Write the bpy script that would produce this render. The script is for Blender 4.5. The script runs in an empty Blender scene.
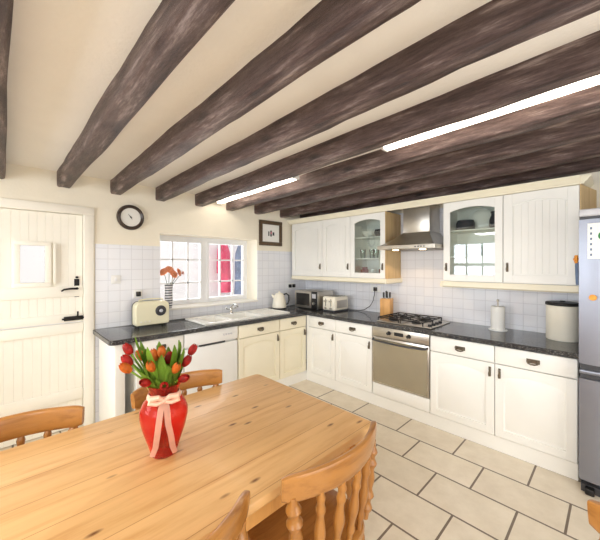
import bpy, bmesh, math, random
from mathutils import Vector, Matrix
random.seed(7)
SC = bpy.context.scene
COL = SC.collection
PI = math.pi
WX, WY = -0.04, 0.04          # planes of the window wall and of the hob wall

# ------------------------------------------------------------------ materials
def srgb(r, g, b):
    def c(v):
        v /= 255.0
        return v / 12.92 if v <= 0.04045 else ((v + 0.055) / 1.055) ** 2.4
    return (c(r), c(g), c(b), 1.0)

def new_mat(name):
    m = bpy.data.materials.new(name)
    m.use_nodes = True
    nt = m.node_tree
    return m, nt, nt.nodes['Principled BSDF']

def coords(nt, scale=(1, 1, 1), loc=(0, 0, 0), rot=(0, 0, 0)):
    tc = nt.nodes.new('ShaderNodeTexCoord')
    mp = nt.nodes.new('ShaderNodeMapping')
    mp.inputs['Scale'].default_value = scale
    mp.inputs['Location'].default_value = loc
    mp.inputs['Rotation'].default_value = rot
    nt.links.new(tc.outputs['Object'], mp.inputs['Vector'])
    return mp

def noise(nt, vec, scale, detail=4, rough=.55):
    n = nt.nodes.new('ShaderNodeTexNoise')
    n.inputs['Scale'].default_value = scale
    n.inputs['Detail'].default_value = detail
    n.inputs['Roughness'].default_value = rough
    nt.links.new(vec.outputs[0], n.inputs['Vector'])
    return n

def ramp(nt, src, stops):
    r = nt.nodes.new('ShaderNodeValToRGB')
    els = r.color_ramp.elements
    while len(els) < len(stops):
        els.new(.5)
    for e, (p, c) in zip(els, stops):
        e.position = p
        e.color = c
    nt.links.new(src, r.inputs[0])
    return r

def bump(nt, b, src, strength, dist=.01):
    bn = nt.nodes.new('ShaderNodeBump')
    bn.inputs['Strength'].default_value = strength
    bn.inputs['Distance'].default_value = dist
    nt.links.new(src, bn.inputs['Height'])
    nt.links.new(bn.outputs[0], b.inputs['Normal'])

def plain(name, col, rough=.5, metal=0.0, var=.05, scale=8.0, spec=.5, bmp=0.0):
    m, nt, b = new_mat(name)
    mp = coords(nt)
    n = noise(nt, mp, scale)
    dark = tuple(c * (1 - var) for c in col[:3]) + (1,)
    lite = tuple(min(1, c * (1 + var)) for c in col[:3]) + (1,)
    r = ramp(nt, n.outputs['Fac'], [(.3, dark), (.7, lite)])
    nt.links.new(r.outputs[0], b.inputs['Base Color'])
    b.inputs['Roughness'].default_value = rough
    b.inputs['Metallic'].default_value = metal
    b.inputs['Specular IOR Level'].default_value = spec
    if bmp:
        n2 = noise(nt, mp, 45)
        bump(nt, b, n2.outputs['Fac'], bmp)
    return m

def emis(name, col, s):
    m, nt, b = new_mat(name)
    b.inputs['Base Color'].default_value = (.9, .9, .88, 1)
    b.inputs['Emission Color'].default_value = col
    b.inputs['Emission Strength'].default_value = s
    return m

def thin_glass(name, tint=(1, 1, 1, 1), boost=1.0):
    m = bpy.data.materials.new(name)
    m.use_nodes = True
    nt = m.node_tree
    nt.nodes.clear()
    out = nt.nodes.new('ShaderNodeOutputMaterial')
    mix = nt.nodes.new('ShaderNodeMixShader')
    tr = nt.nodes.new('ShaderNodeBsdfTransparent')
    gl = nt.nodes.new('ShaderNodeBsdfGlossy')
    gl.inputs['Roughness'].default_value = .01
    tr.inputs['Color'].default_value = tint
    lw = nt.nodes.new('ShaderNodeFresnel')
    lw.inputs['IOR'].default_value = 1.45
    mu = nt.nodes.new('ShaderNodeMath')
    mu.operation = 'MULTIPLY'
    mu.use_clamp = True
    mu.inputs[1].default_value = boost
    nt.links.new(lw.outputs[0], mu.inputs[0])
    nt.links.new(mu.outputs[0], mix.inputs[0])
    nt.links.new(tr.outputs[0], mix.inputs[1])
    nt.links.new(gl.outputs[0], mix.inputs[2])
    nt.links.new(mix.outputs[0], out.inputs[0])
    return m

def wood(name, base, dark, knot, axis='y', rough=.38, grain=1.0, planks=0.0, knots=True, coat=0.0):
    m, nt, b = new_mat(name)
    st = {'x': (1.2, 14, 14), 'y': (14, 1.2, 14), 'z': (14, 14, 1.2)}[axis]
    mp = coords(nt, st)
    n = noise(nt, mp, 2.2 * grain, 6, .6)
    r = ramp(nt, n.outputs['Fac'], [(.28, dark), (.52, base), (.75, tuple(min(1, c * 1.08) for c in base[:3]) + (1,))])
    last = r.outputs[0]
    if knots:
        ks = {'x': (2.2, 6, 6), 'y': (6, 2.2, 6), 'z': (6, 6, 2.2)}[axis]
        mk = coords(nt, ks)
        v = nt.nodes.new('ShaderNodeTexVoronoi')
        v.inputs['Scale'].default_value = 2.1
        nt.links.new(mk.outputs[0], v.inputs['Vector'])
        rk = ramp(nt, v.outputs['Distance'], [(.04, (0, 0, 0, 1)), (.13, (1, 1, 1, 1))])
        mx = nt.nodes.new('ShaderNodeMix')
        mx.data_type = 'RGBA'
        mx.inputs['A'].default_value = knot
        nt.links.new(rk.outputs[0], mx.inputs['Factor'])
        nt.links.new(last, mx.inputs['B'])
        last = mx.outputs['Result']
    if planks:
        mpb = coords(nt, (1, 1, 1), (15.3, .02, 0), (0, 0, PI / 2))
        br = nt.nodes.new('ShaderNodeTexBrick')
        br.offset = 0
        br.inputs['Scale'].default_value = 1
        br.inputs['Brick Width'].default_value = 30
        br.inputs['Row Height'].default_value = planks
        br.inputs['Mortar Size'].default_value = .0016
        br.inputs['Color1'].default_value = (.9, .88, .84, 1)
        br.inputs['Color2'].default_value = (1, 1, 1, 1)
        br.inputs['Mortar'].default_value = (.62, .5, .38, 1)
        nt.links.new(mpb.outputs[0], br.inputs['Vector'])
        mx = nt.nodes.new('ShaderNodeMix')
        mx.data_type = 'RGBA'
        mx.blend_type = 'MULTIPLY'
        mx.inputs['Factor'].default_value = 1
        nt.links.new(last, mx.inputs['A'])
        nt.links.new(br.outputs['Color'], mx.inputs['B'])
        last = mx.outputs['Result']
    nt.links.new(last, b.inputs['Base Color'])
    b.inputs['Roughness'].default_value = rough
    b.inputs['Coat Weight'].default_value = coat
    bump(nt, b, n.outputs['Fac'], .06)
    return m

def tiles(name, c1, c2, mortar, w, h, off, msize, rough, rot=(0, 0, 0), loc=(0, 0, 0), var=0.0, bmp=.35):
    m, nt, b = new_mat(name)
    mp = coords(nt, (1, 1, 1), loc, rot)
    br = nt.nodes.new('ShaderNodeTexBrick')
    br.offset = off
    br.offset_frequency = 2
    for k, v in (('Scale', 1), ('Brick Width', w), ('Row Height', h), ('Mortar Size', msize), ('Mortar Smooth', .15),
                 ('Color1', c1), ('Color2', c2), ('Mortar', mortar)):
        br.inputs[k].default_value = v
    nt.links.new(mp.outputs[0], br.inputs['Vector'])
    last = br.outputs['Color']
    if var:
        n = noise(nt, mp, 7, 6, .65)
        r = ramp(nt, n.outputs['Fac'], [(.3, (1 - var, 1 - var * 1.15, 1 - var * 1.4, 1)), (.65, (1, 1, 1, 1))])
        mx = nt.nodes.new('ShaderNodeMix')
        mx.data_type = 'RGBA'
        mx.blend_type = 'MULTIPLY'
        mx.inputs['Factor'].default_value = 1
        nt.links.new(last, mx.inputs['A'])
        nt.links.new(r.outputs[0], mx.inputs['B'])
        last = mx.outputs['Result']
    nt.links.new(last, b.inputs['Base Color'])
    b.inputs['Roughness'].default_value = rough
    inv = nt.nodes.new('ShaderNodeMath')
    inv.operation = 'SUBTRACT'
    inv.inputs[0].default_value = 1
    nt.links.new(br.outputs['Fac'], inv.inputs[1])
    bump(nt, b, inv.outputs[0], bmp, .003)
    return m

M = {}
M['plaster'] = plain('plaster_cream', srgb(248, 241, 224), .8, var=.03, scale=3, bmp=.12)
M['ceiling'] = plain('ceiling_plaster', srgb(249, 246, 240), .85, var=.03, scale=2, bmp=.25)
M['white_plaster'] = plain('white_plaster', srgb(248, 246, 240), .8, var=.02, scale=3, bmp=.1)
M['floor'] = tiles('floor_tiles', srgb(238, 226, 206), srgb(230, 217, 196), srgb(120, 104, 88), .495, .318, .545, .007, .38,
                   loc=(-.08, 1.22, 0), var=.13)
M['wtile_l'] = tiles('white_wall_tiles_left', srgb(242, 243, 248), srgb(237, 239, 246), srgb(218, 219, 226), .106, .106, 0, .0022, .16,
                     rot=(0, PI / 2, 0), bmp=.5)
M['wtile_b'] = tiles('white_wall_tiles_back', srgb(242, 243, 248), srgb(237, 239, 246), srgb(218, 219, 226), .106, .106, 0, .0022, .16,
                     rot=(PI / 2, 0, 0), bmp=.5)
def beam_mat():
    m, nt, b = new_mat('dark_beam_wood')
    mp = coords(nt, (1.1, 9, 9))
    n0 = noise(nt, mp, 3.6, 12, .76)
    mp2 = coords(nt, (1.6, 8, 8))
    n2 = noise(nt, mp2, 1.4, 5, .6)
    n = nt.nodes.new('ShaderNodeMath')
    n.operation = 'MULTIPLY_ADD'
    n.inputs[1].default_value = .35
    nt.links.new(n2.outputs['Fac'], n.inputs[0])
    sc = nt.nodes.new('ShaderNodeMath')
    sc.operation = 'MULTIPLY'
    sc.inputs[1].default_value = .65
    nt.links.new(n0.outputs['Fac'], sc.inputs[0])
    nt.links.new(sc.outputs[0], n.inputs[2])
    r = ramp(nt, n.outputs[0], [(.36, srgb(30, 18, 17)), (.46, srgb(70, 50, 46)), (.54, srgb(98, 78, 73)), (.66, srgb(172, 154, 148))])
    mk = coords(nt, (2.0, 5, 5))
    v = nt.nodes.new('ShaderNodeTexVoronoi')
    v.inputs['Scale'].default_value = 1.1
    nt.links.new(mk.outputs[0], v.inputs['Vector'])
    rk = ramp(nt, v.outputs['Distance'], [(.04, (.12, .1, .1, 1)), (.2, (1, 1, 1, 1))])
    mx = nt.nodes.new('ShaderNodeMix')
    mx.data_type = 'RGBA'
    mx.blend_type = 'MULTIPLY'
    mx.inputs['Factor'].default_value = 1
    nt.links.new(r.outputs[0], mx.inputs['A'])
    nt.links.new(rk.outputs[0], mx.inputs['B'])
    nt.links.new(mx.outputs['Result'], b.inputs['Base Color'])
    b.inputs['Roughness'].default_value = .42
    bump(nt, b, n.outputs[0], .9, .03)
    return m
M['beam'] = beam_mat()
M['cab'] = plain('cabinet_paint', srgb(249, 248, 243), .38, var=.015, scale=4)
M['cream'] = plain('cream_trim_paint', srgb(246, 239, 216), .42, var=.02, scale=4)
M['doorpaint'] = plain('stable_door_paint', srgb(249, 245, 234), .45, var=.02, scale=5)
M['white'] = plain('white_enamel', srgb(246, 246, 244), .25, var=.01)
M['pvc'] = plain('white_window_frame', srgb(244, 245, 248), .35, var=.01)
M['ceramic'] = plain('white_ceramic', srgb(248, 246, 240), .15, var=.01)
M['creamtin'] = plain('cream_enamel', srgb(249, 243, 226), .28, var=.02)
M['radio'] = plain('pale_cream_plastic', srgb(244, 238, 206), .35, var=.02)
M['black'] = plain('black_plastic', srgb(28, 27, 27), .4, var=.1)
M['iron'] = plain('black_iron', srgb(38, 36, 36), .45, .5, var=.15)
M['pewter'] = plain('aged_pewter', srgb(118, 108, 94), .35, .85, var=.2, scale=60)
M['steel'] = plain('brushed_steel', srgb(196, 190, 180), .3, .9, var=.05, scale=14)
M['chrome'] = plain('chrome', srgb(225, 225, 225), .08, 1, var=.01)
M['fridge'] = plain('silver_fridge_finish', srgb(146, 149, 160), .33, .65, var=.03, scale=3)
M['fridgecap'] = plain('pale_grey_plastic', srgb(205, 205, 210), .4, var=.02)
M['darkgrey'] = plain('dark_grey_plastic', srgb(62, 62, 66), .4, var=.08)
M['ovenglass'] = plain('tinted_oven_glass', srgb(176, 168, 148), .1, .6, var=.05, scale=3)
M['mwglass'] = plain('dark_microwave_glass', srgb(48, 46, 46), .1, .2, var=.05)
M['glass'] = thin_glass('clear_window_glass')
M['cabglass'] = thin_glass('cabinet_glass', (.96, .99, .97, 1), 2.0)
M['tumbler'] = thin_glass('drinking_glass', (.9, .95, .93, 1), 1.6)
M['tube'] = emis('lit_fluorescent_diffuser', (1.0, .90, .76, 1), 17.0)
M['lamp'] = emis('lit_hood_lamp', (1.0, .72, .40, 1), 12.0)
M['pine'] = wood('pine_table_wood', srgb(228, 182, 124), srgb(210, 156, 96), srgb(112, 66, 32), 'y', .34, planks=.158, coat=.05)
M['pinez'] = wood('pine_leg_wood', srgb(224, 168, 98), srgb(200, 140, 74), srgb(120, 70, 34), 'z', .35)
M['chair'] = wood('honey_chair_wood', srgb(176, 120, 58), srgb(144, 92, 40), srgb(110, 66, 30), 'y', .3, knots=False, coat=.3)
M['chairz'] = wood('honey_spindle_wood', srgb(172, 116, 54), srgb(140, 88, 38), srgb(110, 66, 30), 'z', .3, knots=False, coat=.3)
M['beech'] = wood('beech_block_wood', srgb(226, 172, 104), srgb(206, 148, 82), srgb(150, 100, 50), 'z', .45, knots=False)
M['frame'] = plain('brown_picture_frame', srgb(88, 68, 46), .5, var=.25, scale=40)
M['paper'] = plain('white_paper', srgb(246, 245, 240), .8, var=.01)
M['clockrim'] = plain('dark_brown_clock_rim', srgb(66, 52, 44), .35, var=.25, scale=20)
M['petal_r'] = plain('red_tulip_petal', srgb(200, 44, 36), .5, var=.4, scale=40)
M['petal_o'] = plain('orange_tulip_petal', srgb(232, 128, 44), .5, var=.3, scale=30)
M['petal_p'] = plain('salmon_petal', srgb(250, 178, 140), .6, var=.2, scale=30)
M['leaf'] = plain('tulip_leaf_green', srgb(128, 164, 54), .5, var=.35, scale=16)
M['leafdark'] = plain('dark_leaf_green', srgb(52, 84, 36), .5, var=.3, scale=20)
M['ribbon'] = plain('pale_pink_ribbon', srgb(240, 190, 164), .5, var=.08, scale=20)
M['pink'] = plain('pink_red_cloth', srgb(236, 92, 124), .8, var=.25, scale=7)
M['bluecloth'] = plain('blue_grey_cloth', srgb(120, 136, 168), .8, var=.3, scale=7)
M['brownfelt'] = plain('brown_felt', srgb(150, 110, 78), .8, var=.2, scale=9)
M['outside'] = plain('pale_outside_render', srgb(240, 238, 240), .85, var=.03)
M['green'] = plain('green_print', srgb(60, 130, 74), .7, var=.1)
M['orange'] = plain('orange_plastic', srgb(242, 160, 60), .5, var=.1)
M['yellow'] = plain('yellow_plastic', srgb(240, 200, 90), .5, var=.1)
M['slate'] = plain('slate_blue_cloth', srgb(104, 122, 150), .8, var=.2)
M['redjar'] = plain('deep_red_jar', srgb(150, 62, 58), .3, var=.2)
M['darkpot'] = plain('dark_glazed_pot', srgb(66, 66, 74), .25, var=.2)
M['tan_end'] = wood('tan_grained_end', srgb(214, 184, 134), srgb(196, 162, 110), srgb(150, 110, 60), 'z', .45, knots=False)  # tan grained colour of the wall cabinet ends by hood and fridge
M['stripe'] = None

def granite():
    m, nt, b = new_mat('dark_granite')
    mp = coords(nt)
    n = noise(nt, mp, 120, 3, .7)
    r = ramp(nt, n.outputs['Fac'], [(.38, srgb(34, 35, 38)), (.55, srgb(66, 67, 70)), (.68, srgb(140, 138, 134))])
    nt.links.new(r.outputs[0], b.inputs['Base Color'])
    b.inputs['Roughness'].default_value = .14
    return m
M['granite'] = granite()

def stripes():
    m, nt, b = new_mat('silver_and_dark_stripes')
    mp = coords(nt)
    w = nt.nodes.new('ShaderNodeTexWave')
    w.bands_direction = 'Z'
    w.inputs['Scale'].default_value = 11
    nt.links.new(mp.outputs[0], w.inputs['Vector'])
    r = ramp(nt, w.outputs['Fac'], [(.4, srgb(92, 92, 100)), (.55, srgb(226, 224, 226))])
    nt.links.new(r.outputs[0], b.inputs['Base Color'])
    b.inputs['Roughness'].default_value = .25
    return m
M['stripe'] = stripes()

def red_glass():
    m, nt, b = new_mat('red_vase_glass')
    mp = coords(nt)
    n = noise(nt, mp, 14, 3)
    r = ramp(nt, n.outputs['Fac'], [(.3, (.86, .05, .03, 1)), (.7, (.98, .22, .14, 1))])
    nt.links.new(r.outputs[0], b.inputs['Base Color'])
    b.inputs['Transmission Weight'].default_value = .85
    b.inputs['Roughness'].default_value = .06
    b.inputs['IOR'].default_value = 1.2
    return m
M['redglass'] = red_glass()

# ------------------------------------------------------------------ mesh building
class MB:
    def __init__(self):
        self.bm = bmesh.new()

    def box(self, x0, y0, z0, x1, y1, z1, bev=0.0, seg=2):
        x0, x1 = min(x0, x1), max(x0, x1)
        y0, y1 = min(y0, y1), max(y0, y1)
        z0, z1 = min(z0, z1), max(z0, z1)
        v = [self.bm.verts.new(p) for p in ((x0, y0, z0), (x1, y0, z0), (x1, y1, z0), (x0, y1, z0),
                                            (x0, y0, z1), (x1, y0, z1), (x1, y1, z1), (x0, y1, z1))]
        f = [self.bm.faces.new([v[i] for i in q]) for q in
             ((0, 3, 2, 1), (4, 5, 6, 7), (0, 1, 5, 4), (1, 2, 6, 5), (2, 3, 7, 6), (3, 0, 4, 7))]
        if bev:
            es = list({e for q in f for e in q.edges})
            bmesh.ops.bevel(self.bm, geom=es, offset=bev, segments=seg, affect='EDGES', profile=.5)
        return self

    def loft(self, rings, closed=True, cap=True):
        vr = [[self.bm.verts.new(p) for p in r] for r in rings]
        n = len(vr[0])
        for a, b in zip(vr, vr[1:]):
            for i in range(n if closed else n - 1):
                j = (i + 1) % n
                self.bm.faces.new((a[i], a[j], b[j], b[i]))
        if cap and closed:
            self.bm.faces.new(list(reversed(vr[0])))
            self.bm.faces.new(vr[-1])
        return self

    def prism(self, pts, vec):
        vec = Vector(vec)
        a = [Vector(p) for p in pts]
        return self.loft([a, [p + vec for p in a]])

    def tube(self, pts, r, n=10, cap=True):
        pts = [Vector(p) for p in pts]
        if not isinstance(r, (list, tuple)):
            r = [r] * len(pts)
        rings, up = [], None
        for i, p in enumerate(pts):
            a = pts[max(i - 1, 0)]
            b = pts[min(i + 1, len(pts) - 1)]
            t = (b - a).normalized()
            if up is None:
                ref = Vector((0, 0, 1)) if abs(t.z) < .9 else Vector((1, 0, 0))
                up = t.cross(ref).normalized()
            else:
                up = (up - t * up.dot(t)).normalized()
            w = t.cross(up)
            rings.append([p + (up * math.cos(2 * PI * k / n) + w * math.sin(2 * PI * k / n)) * r[i] for k in range(n)])
        return self.loft(rings, True, cap)

    def lathe(self, prof, c=(0, 0, 0), n=24, axis='z', cap=True):
        rings = []
        for (r, h) in prof:
            ring = []
            for k in range(n):
                a = 2 * PI * k / n
                p = (r * math.cos(a), r * math.sin(a), h)
                if axis == 'y':
                    p = (p[0], h, p[1])
                elif axis == 'x':
                    p = (h, p[0], p[1])
                ring.append((c[0] + p[0], c[1] + p[1], c[2] + p[2]))
            rings.append(ring)
        return self.loft(rings, True, cap)

    def shell(self, prof, c=(0, 0, 0), n=28, t=.003):
        # a hollow vessel: outside profile up, inside profile down
        inner = [(max(r - t, .001), h) for r, h in prof]
        inner[0] = (inner[0][0], inner[0][1] + t)
        return self.lathe(list(prof) + inner[::-1], c, n)

    def sheet(self, grid, t=0.0):
        vr = [[self.bm.verts.new(p) for p in r] for r in grid]
        for a, b in zip(vr, vr[1:]):
            for i in range(len(a) - 1):
                self.bm.faces.new((a[i], a[i + 1], b[i + 1], b[i]))
        if t:
            fs = [f for f in self.bm.faces]
            bmesh.ops.solidify(self.bm, geom=fs, thickness=t)
        return self

    def build(self, name, mat, parent=None, loc=(0, 0, 0), smooth=35):
        bm = self.bm
        bmesh.ops.recalc_face_normals(bm, faces=bm.faces)
        me = bpy.data.meshes.new(name)
        bm.to_mesh(me)
        bm.free()
        if smooth:
            me.polygons.foreach_set('use_smooth', [True] * len(me.polygons))
            me.set_sharp_from_angle(angle=math.radians(smooth))
        me.materials.append(M[mat] if isinstance(mat, str) else mat)
        o = bpy.data.objects.new(name, me)
        o.location = loc
        COL.objects.link(o)
        if parent is not None:
            o.parent = parent
        return o

def thing(name, label, cat, loc=(0, 0, 0), rz=0.0, group=None):
    o = bpy.data.objects.new(name, None)
    o.empty_display_size = .05
    o.location = loc
    o.rotation_euler = (0, 0, rz)
    COL.objects.link(o)
    return tag(o, label, cat, group)

def tag(o, label, cat, group=None, kind=None):
    o['label'] = label
    o['category'] = cat
    if group:
        o['group'] = group
    if kind:
        o['kind'] = kind
    return o

def struct(o):
    o['kind'] = 'structure'
    return o

def dup(root, loc, rz, label, group=None):
    r = root.copy()
    COL.objects.link(r)
    r.location = loc
    r.rotation_euler = (0, 0, rz)
    r['label'] = label
    if group:
        r['group'] = group
    for ch in list(root.children):
        c = ch.copy()
        COL.objects.link(c)
        c.parent = r
        for g in list(ch.children):
            d = g.copy()
            COL.objects.link(d)
            d.parent = c
    return r

# ------------------------------------------------------------------ the room
RX, RY = 5.0, -5.3
struct(MB().box(WX - .35, RY - .1, -.1, RX + .1, WY + .1, 0).build('floor', 'floor'))
def ceil_z(x):
    return 2.375 + .02 * x
def prism_ceiling():
    mb = MB()
    x0, x1 = WX - .35, RX + .1
    mb.loft([[(x, RY - .1, ceil_z(x)), (x, WY + .1, ceil_z(x)), (x, WY + .1, ceil_z(x) + .1), (x, RY - .1, ceil_z(x) + .1)] for x in (x0, x1)])
    return mb
struct(prism_ceiling().build('ceiling', 'ceiling'))

WIN = (-2.257, -.938, 1.02, 1.884)        # y0 y1 z0 z1 of the window opening
DOOR = (-3.78, -2.925, 0, 2.035)
def wall_left():
    mb = MB()
    x0, x1, t = WX - .35, WX, 2.42
    mb.box(x0, RY, 0, x1, DOOR[0], t)
    mb.box(x0, DOOR[0], DOOR[3], x1, DOOR[1], t)
    mb.box(x0, DOOR[1], 0, x1, WIN[0], t)
    mb.box(x0, WIN[0], 0, x1, WIN[1], WIN[2])
    mb.box(x0, WIN[0], WIN[3], x1, WIN[1], t)
    mb.box(x0, WIN[1], 0, x1, WY + .1, t)
    return mb
struct(wall_left().build('wall_left', 'plaster'))
struct(MB().box(WX, WY, 0, RX, WY + .1, 2.5).build('wall_back', 'plaster'))
struct(MB().box(RX, RY, 0, RX + .1, WY + .1, 2.52).build('wall_right', 'plaster'))
RWS = ((.55, 1.95), (2.75, 4.35))
def wall_rear():
    mb = MB()
    y0, y1 = RY - .1, RY
    xs = [WX - .35] + [v for w in RWS for v in w] + [RX + .1]
    for i in range(0, len(xs), 2):
        mb.box(xs[i], y0, 0, xs[i + 1], y1, 2.5)
    for a, b in RWS:
        mb.box(a, y0, 0, b, y1, .95)
        mb.box(a, y0, 2.1, b, y1, 2.5)
    return mb
struct(wall_rear().build('wall_rear', 'plaster'))
for i, (a, b) in enumerate(RWS):
    mb = MB()
    y0, y1 = RY - .07, RY - .02
    mb.box(a, y0, .95, a + .06, y1, 2.1).box(b - .06, y0, .95, b, y1, 2.1).box(a + .06, y0, .95, b - .06, y1, 1.01).box(a + .06, y0, 2.04, b - .06, y1, 2.1)
    for k in (1, 2, 3):
        x = a + (b - a) * k / 4
        mb.box(x - .018, y0 + .005, 1, x + .018, y1 - .005, 2.06)
    mb.box(a + .06, y0, 1.5, b - .06, y1, 1.58)
    o = struct(mb.build('window_%d' % (i + 2), 'pvc'))
    MB().box(a + .05, RY - .05, 1, b - .05, RY - .046, 2.05).build('pane', 'glass', o)

# tiled areas of the two kitchen walls
TT = 1.735
mb = MB()
tl = WX + .006
mb.box(WX, -2.865, 0, tl, WIN[0], TT).box(WX, WIN[0], 0, tl, WIN[1], WIN[2]).box(WX, WIN[1], 0, tl, WY, TT)
struct(mb.build('trim_1', 'wtile_l'))
struct(MB().box(tl, WY - .006, 0, 3.30, WY, 2.17).build('trim_2', 'wtile_b'))

# ---- window in the left wall
def window():
    xa, xb = WX - .31, WX - .25
    y0, y1, z0, z1 = WIN
    fr = MB()
    fr.box(xa, y0, z0 + .05, xb, y0 + .04, z1 - .045).box(xa, y1 - .04, z0 + .05, xb, y1, z1 - .045)
    fr.box(xa, y0, z0, xb, y1, z0 + .05).box(xa, y0, z1 - .045, xb, y1, z1)
    ym = -1.60
    fr.box(xa, ym - .03, z0 + .05, xb, ym + .03, z1 - .045)
    w = struct(fr.build('window_1', 'pvc'))
    for a, b in ((y0 + .04, ym - .03), (ym + .03, y1 - .04)):
        c = MB()
        xc, xd = xa + .015, xb + .012
        c.box(xc, a, z0 + .05, xd, a + .028, z1 - .045, .004).box(xc, b - .028, z0 + .05, xd, b, z1 - .045, .004)
        c.box(xc, a + .028, z0 + .05, xd, b - .028, z0 + .08, .004).box(xc, a + .028, z1 - .073, xd, b - .028, z1 - .045, .004)
        for k in (1, 2):
            y = a + (b - a) * k / 3
            c.box(xc + .015, y - .009, z0 + .07, xd - .01, y + .009, z1 - .06)
            z = z0 + (z1 - z0) * k / 3
            c.box(xc + .015, a + .02, z - .009, xd - .01, b - .02, z + .009)
        co = c.build('casement', 'pvc', w)
        MB().box(xc + .024, a + .02, z0 + .07, xc + .028, b - .02, z1 - .06).build('pane', 'glass', co)
    MB().box(WX - .25, y0 + .001, z0, WX + .035, y1 - .001, z0 + .022, .006).build('sill', 'white_plaster', w)
window()

# ---- stable door
def stable_door():
    y0, y1, zt = DOOR[0], DOOR[1], DOOR[3]
    fr = MB()
    xf = WX + .02
    fr.box(WX - .12, y0 - .05, 0, xf, y0 + .03, zt - .03, .004)
    fr.box(WX - .12, y1 - .03, 0, xf, y1 + .05, zt - .03, .004)
    fr.box(WX - .12, y0 - .05, zt - .03, xf + .001, y1 + .05, zt + .045, .004)
    d = struct(fr.build('door_1', 'doorpaint'))
    a, b = y0 + .034, y1 - .034
    wy0, wy1, wz0, wz1 = -3.40, -3.235, 1.375, 1.70
    def planks(mb, ya, yb, za, zb):
        n = max(1, round((yb - ya) / .06))
        for i in range(n):
            mb.box(WX - .075, ya + (yb - ya) * i / n + .0003, za, WX - .03, ya + (yb - ya) * (i + 1) / n - .0003, zb, .002, 1)
    up = MB()
    planks(up, a, wy0, 1.0, zt - .034)
    planks(up, wy1, b, 1.0, zt - .034)
    planks(up, wy0, wy1, 1.0, wz0)
    planks(up, wy0, wy1, wz1, zt - .034)
    up.box(WX - .03, a, 1.0, WX - .008, b, 1.075, .004)
    up.box(WX - .03, a, 1.235, WX - .012, b, 1.335, .004)
    for q in ((wy0 - .04, wz0 - .04, wy1 + .04, wz0), (wy0 - .04, wz1, wy1 + .04, wz1 + .035), (wy0 - .04, wz0, wy0, wz1), (wy1, wz0, wy1 + .04, wz1)):
        up.box(WX - .03, q[0], q[1], WX - .005, q[2], q[3], .003)
    up.box(WX - .03, wy1 + .055, wz0 - .01, WX + .004, wy1 + .075, wz1 + .02, .003)
    uo = up.build('upper_leaf', 'doorpaint', d)
    MB().box(WX - .055, wy0, wz0, WX - .05, wy1, wz1).build('pane', 'glass', uo)
    lo = MB()
    planks(lo, a, b, .012, .985)
    lo.box(WX - .03, a, .90, WX - .008, b, .99, .004)
    lo.box(WX - .03, a, .27, WX - .012, b, .37, .004)
    loo = lo.build('lower_leaf', 'doorpaint', d)
    h = MB()
    yh = -3.005
    h.lathe([(.001, 0), (.022, 0), (.022, .006), (.012, .01), (.009, .045), (.001, .045)], (WX - .03, yh, 1.31), 16, 'x')
    h.box(WX - .03, yh - .02, 1.23, WX - .018, yh + .02, 1.40, .004)
    h.tube([(WX + .012, yh, 1.31), (WX + .014, yh - .05, 1.312), (WX + .012, yh - .1, 1.306), (WX + .008, yh - .12, 1.29)], [.01, .009, .008, .006])
    h.lathe([(.001, -.012), (.012, -.006), (.012, .006), (.001, .012)], (WX - .012, yh, 1.415), 12)
    h.build('latch_handle', 'iron', uo)
    k = MB()
    k.box(WX - .008, yh - .10, 1.015, WX + .004, yh + .045, 1.055, .003)
    k.tube([(WX + .01, yh - .115, 1.035), (WX + .01, yh + .05, 1.035)], .008)
    k.tube([(WX + .01, yh, 1.035), (WX + .03, yh, 1.07), (WX + .03, yh, 1.1)], .007)
    k.build('bolt', 'iron', uo)
stable_door()

# ---- beams
BEAMS = [(-3.60, 'dark rough ceiling beam nearest the stable door side, at the top left corner'),
         (-3.155, 'dark hewn ceiling beam ending on the wall above the stable door'),
         (-2.738, 'dark ceiling beam ending just above the round wall clock'),
         (-2.308, 'dark ceiling beam ending above the left half of the window'),
         (-1.85, 'knotty dark ceiling beam running just in front of the strip lights'),
         (-1.43, 'ceiling beam lit pale by the strip lights beside it'),
         (-.99, 'dark ceiling beam ending above the framed picture, second from the cabinets'),
         (-.515, 'dark ceiling beam closest in front of the wall cabinets'),
         (-.10, 'brown timber along the wall above the wall cabinets')]
for i, (yn, lab) in enumerate(BEAMS):
    rnd = random.Random(i * 13 + 2)
    w = .105 if i < 8 else .135
    x0, x1 = WX, RX
    rings = []
    n = 44
    c = .012
    ph = [rnd.uniform(0, 6) for _ in range(6)]
    for k in range(n + 1):
        x = x0 + (x1 - x0) * k / n
        zb, zt = 2.24 + .02 * x, ceil_z(x) + .004
        sk = .010 * x if i == 1 else 0
        a = .0035 * math.sin(x * 3.1 + ph[0]) + .002 * math.sin(x * 7.3 + ph[1]) + sk
        b = .0035 * math.sin(x * 2.7 + ph[2]) + .002 * math.sin(x * 6.1 + ph[3]) + sk
        d = .003 * math.sin(x * 3.7 + ph[4]) + .002 * math.sin(x * 9.1 + ph[5])
        j = lambda: rnd.uniform(-.0025, .0025)
        if i == 8:
            b = .0
        y0, y1 = a, w + b
        m = (y0 + y1) / 2
        rings.append([(x, y0 + j(), zt), (x, y0 + j(), (zt + zb) / 2 + j()), (x, y0 + j(), zb + d + c), (x, y0 + c + j(), zb + d + j()),
                      (x, m, zb + d + j()), (x, y1 - c + j(), zb + d + j()), (x, y1, zb + d + c), (x, y1, zt)])
    o = MB().loft(rings).build('ceiling_beam', 'beam', None, (0, yn, 0), 50)
    tag(o, lab, 'beam', 'exposed ceiling beams', 'thing')

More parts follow.
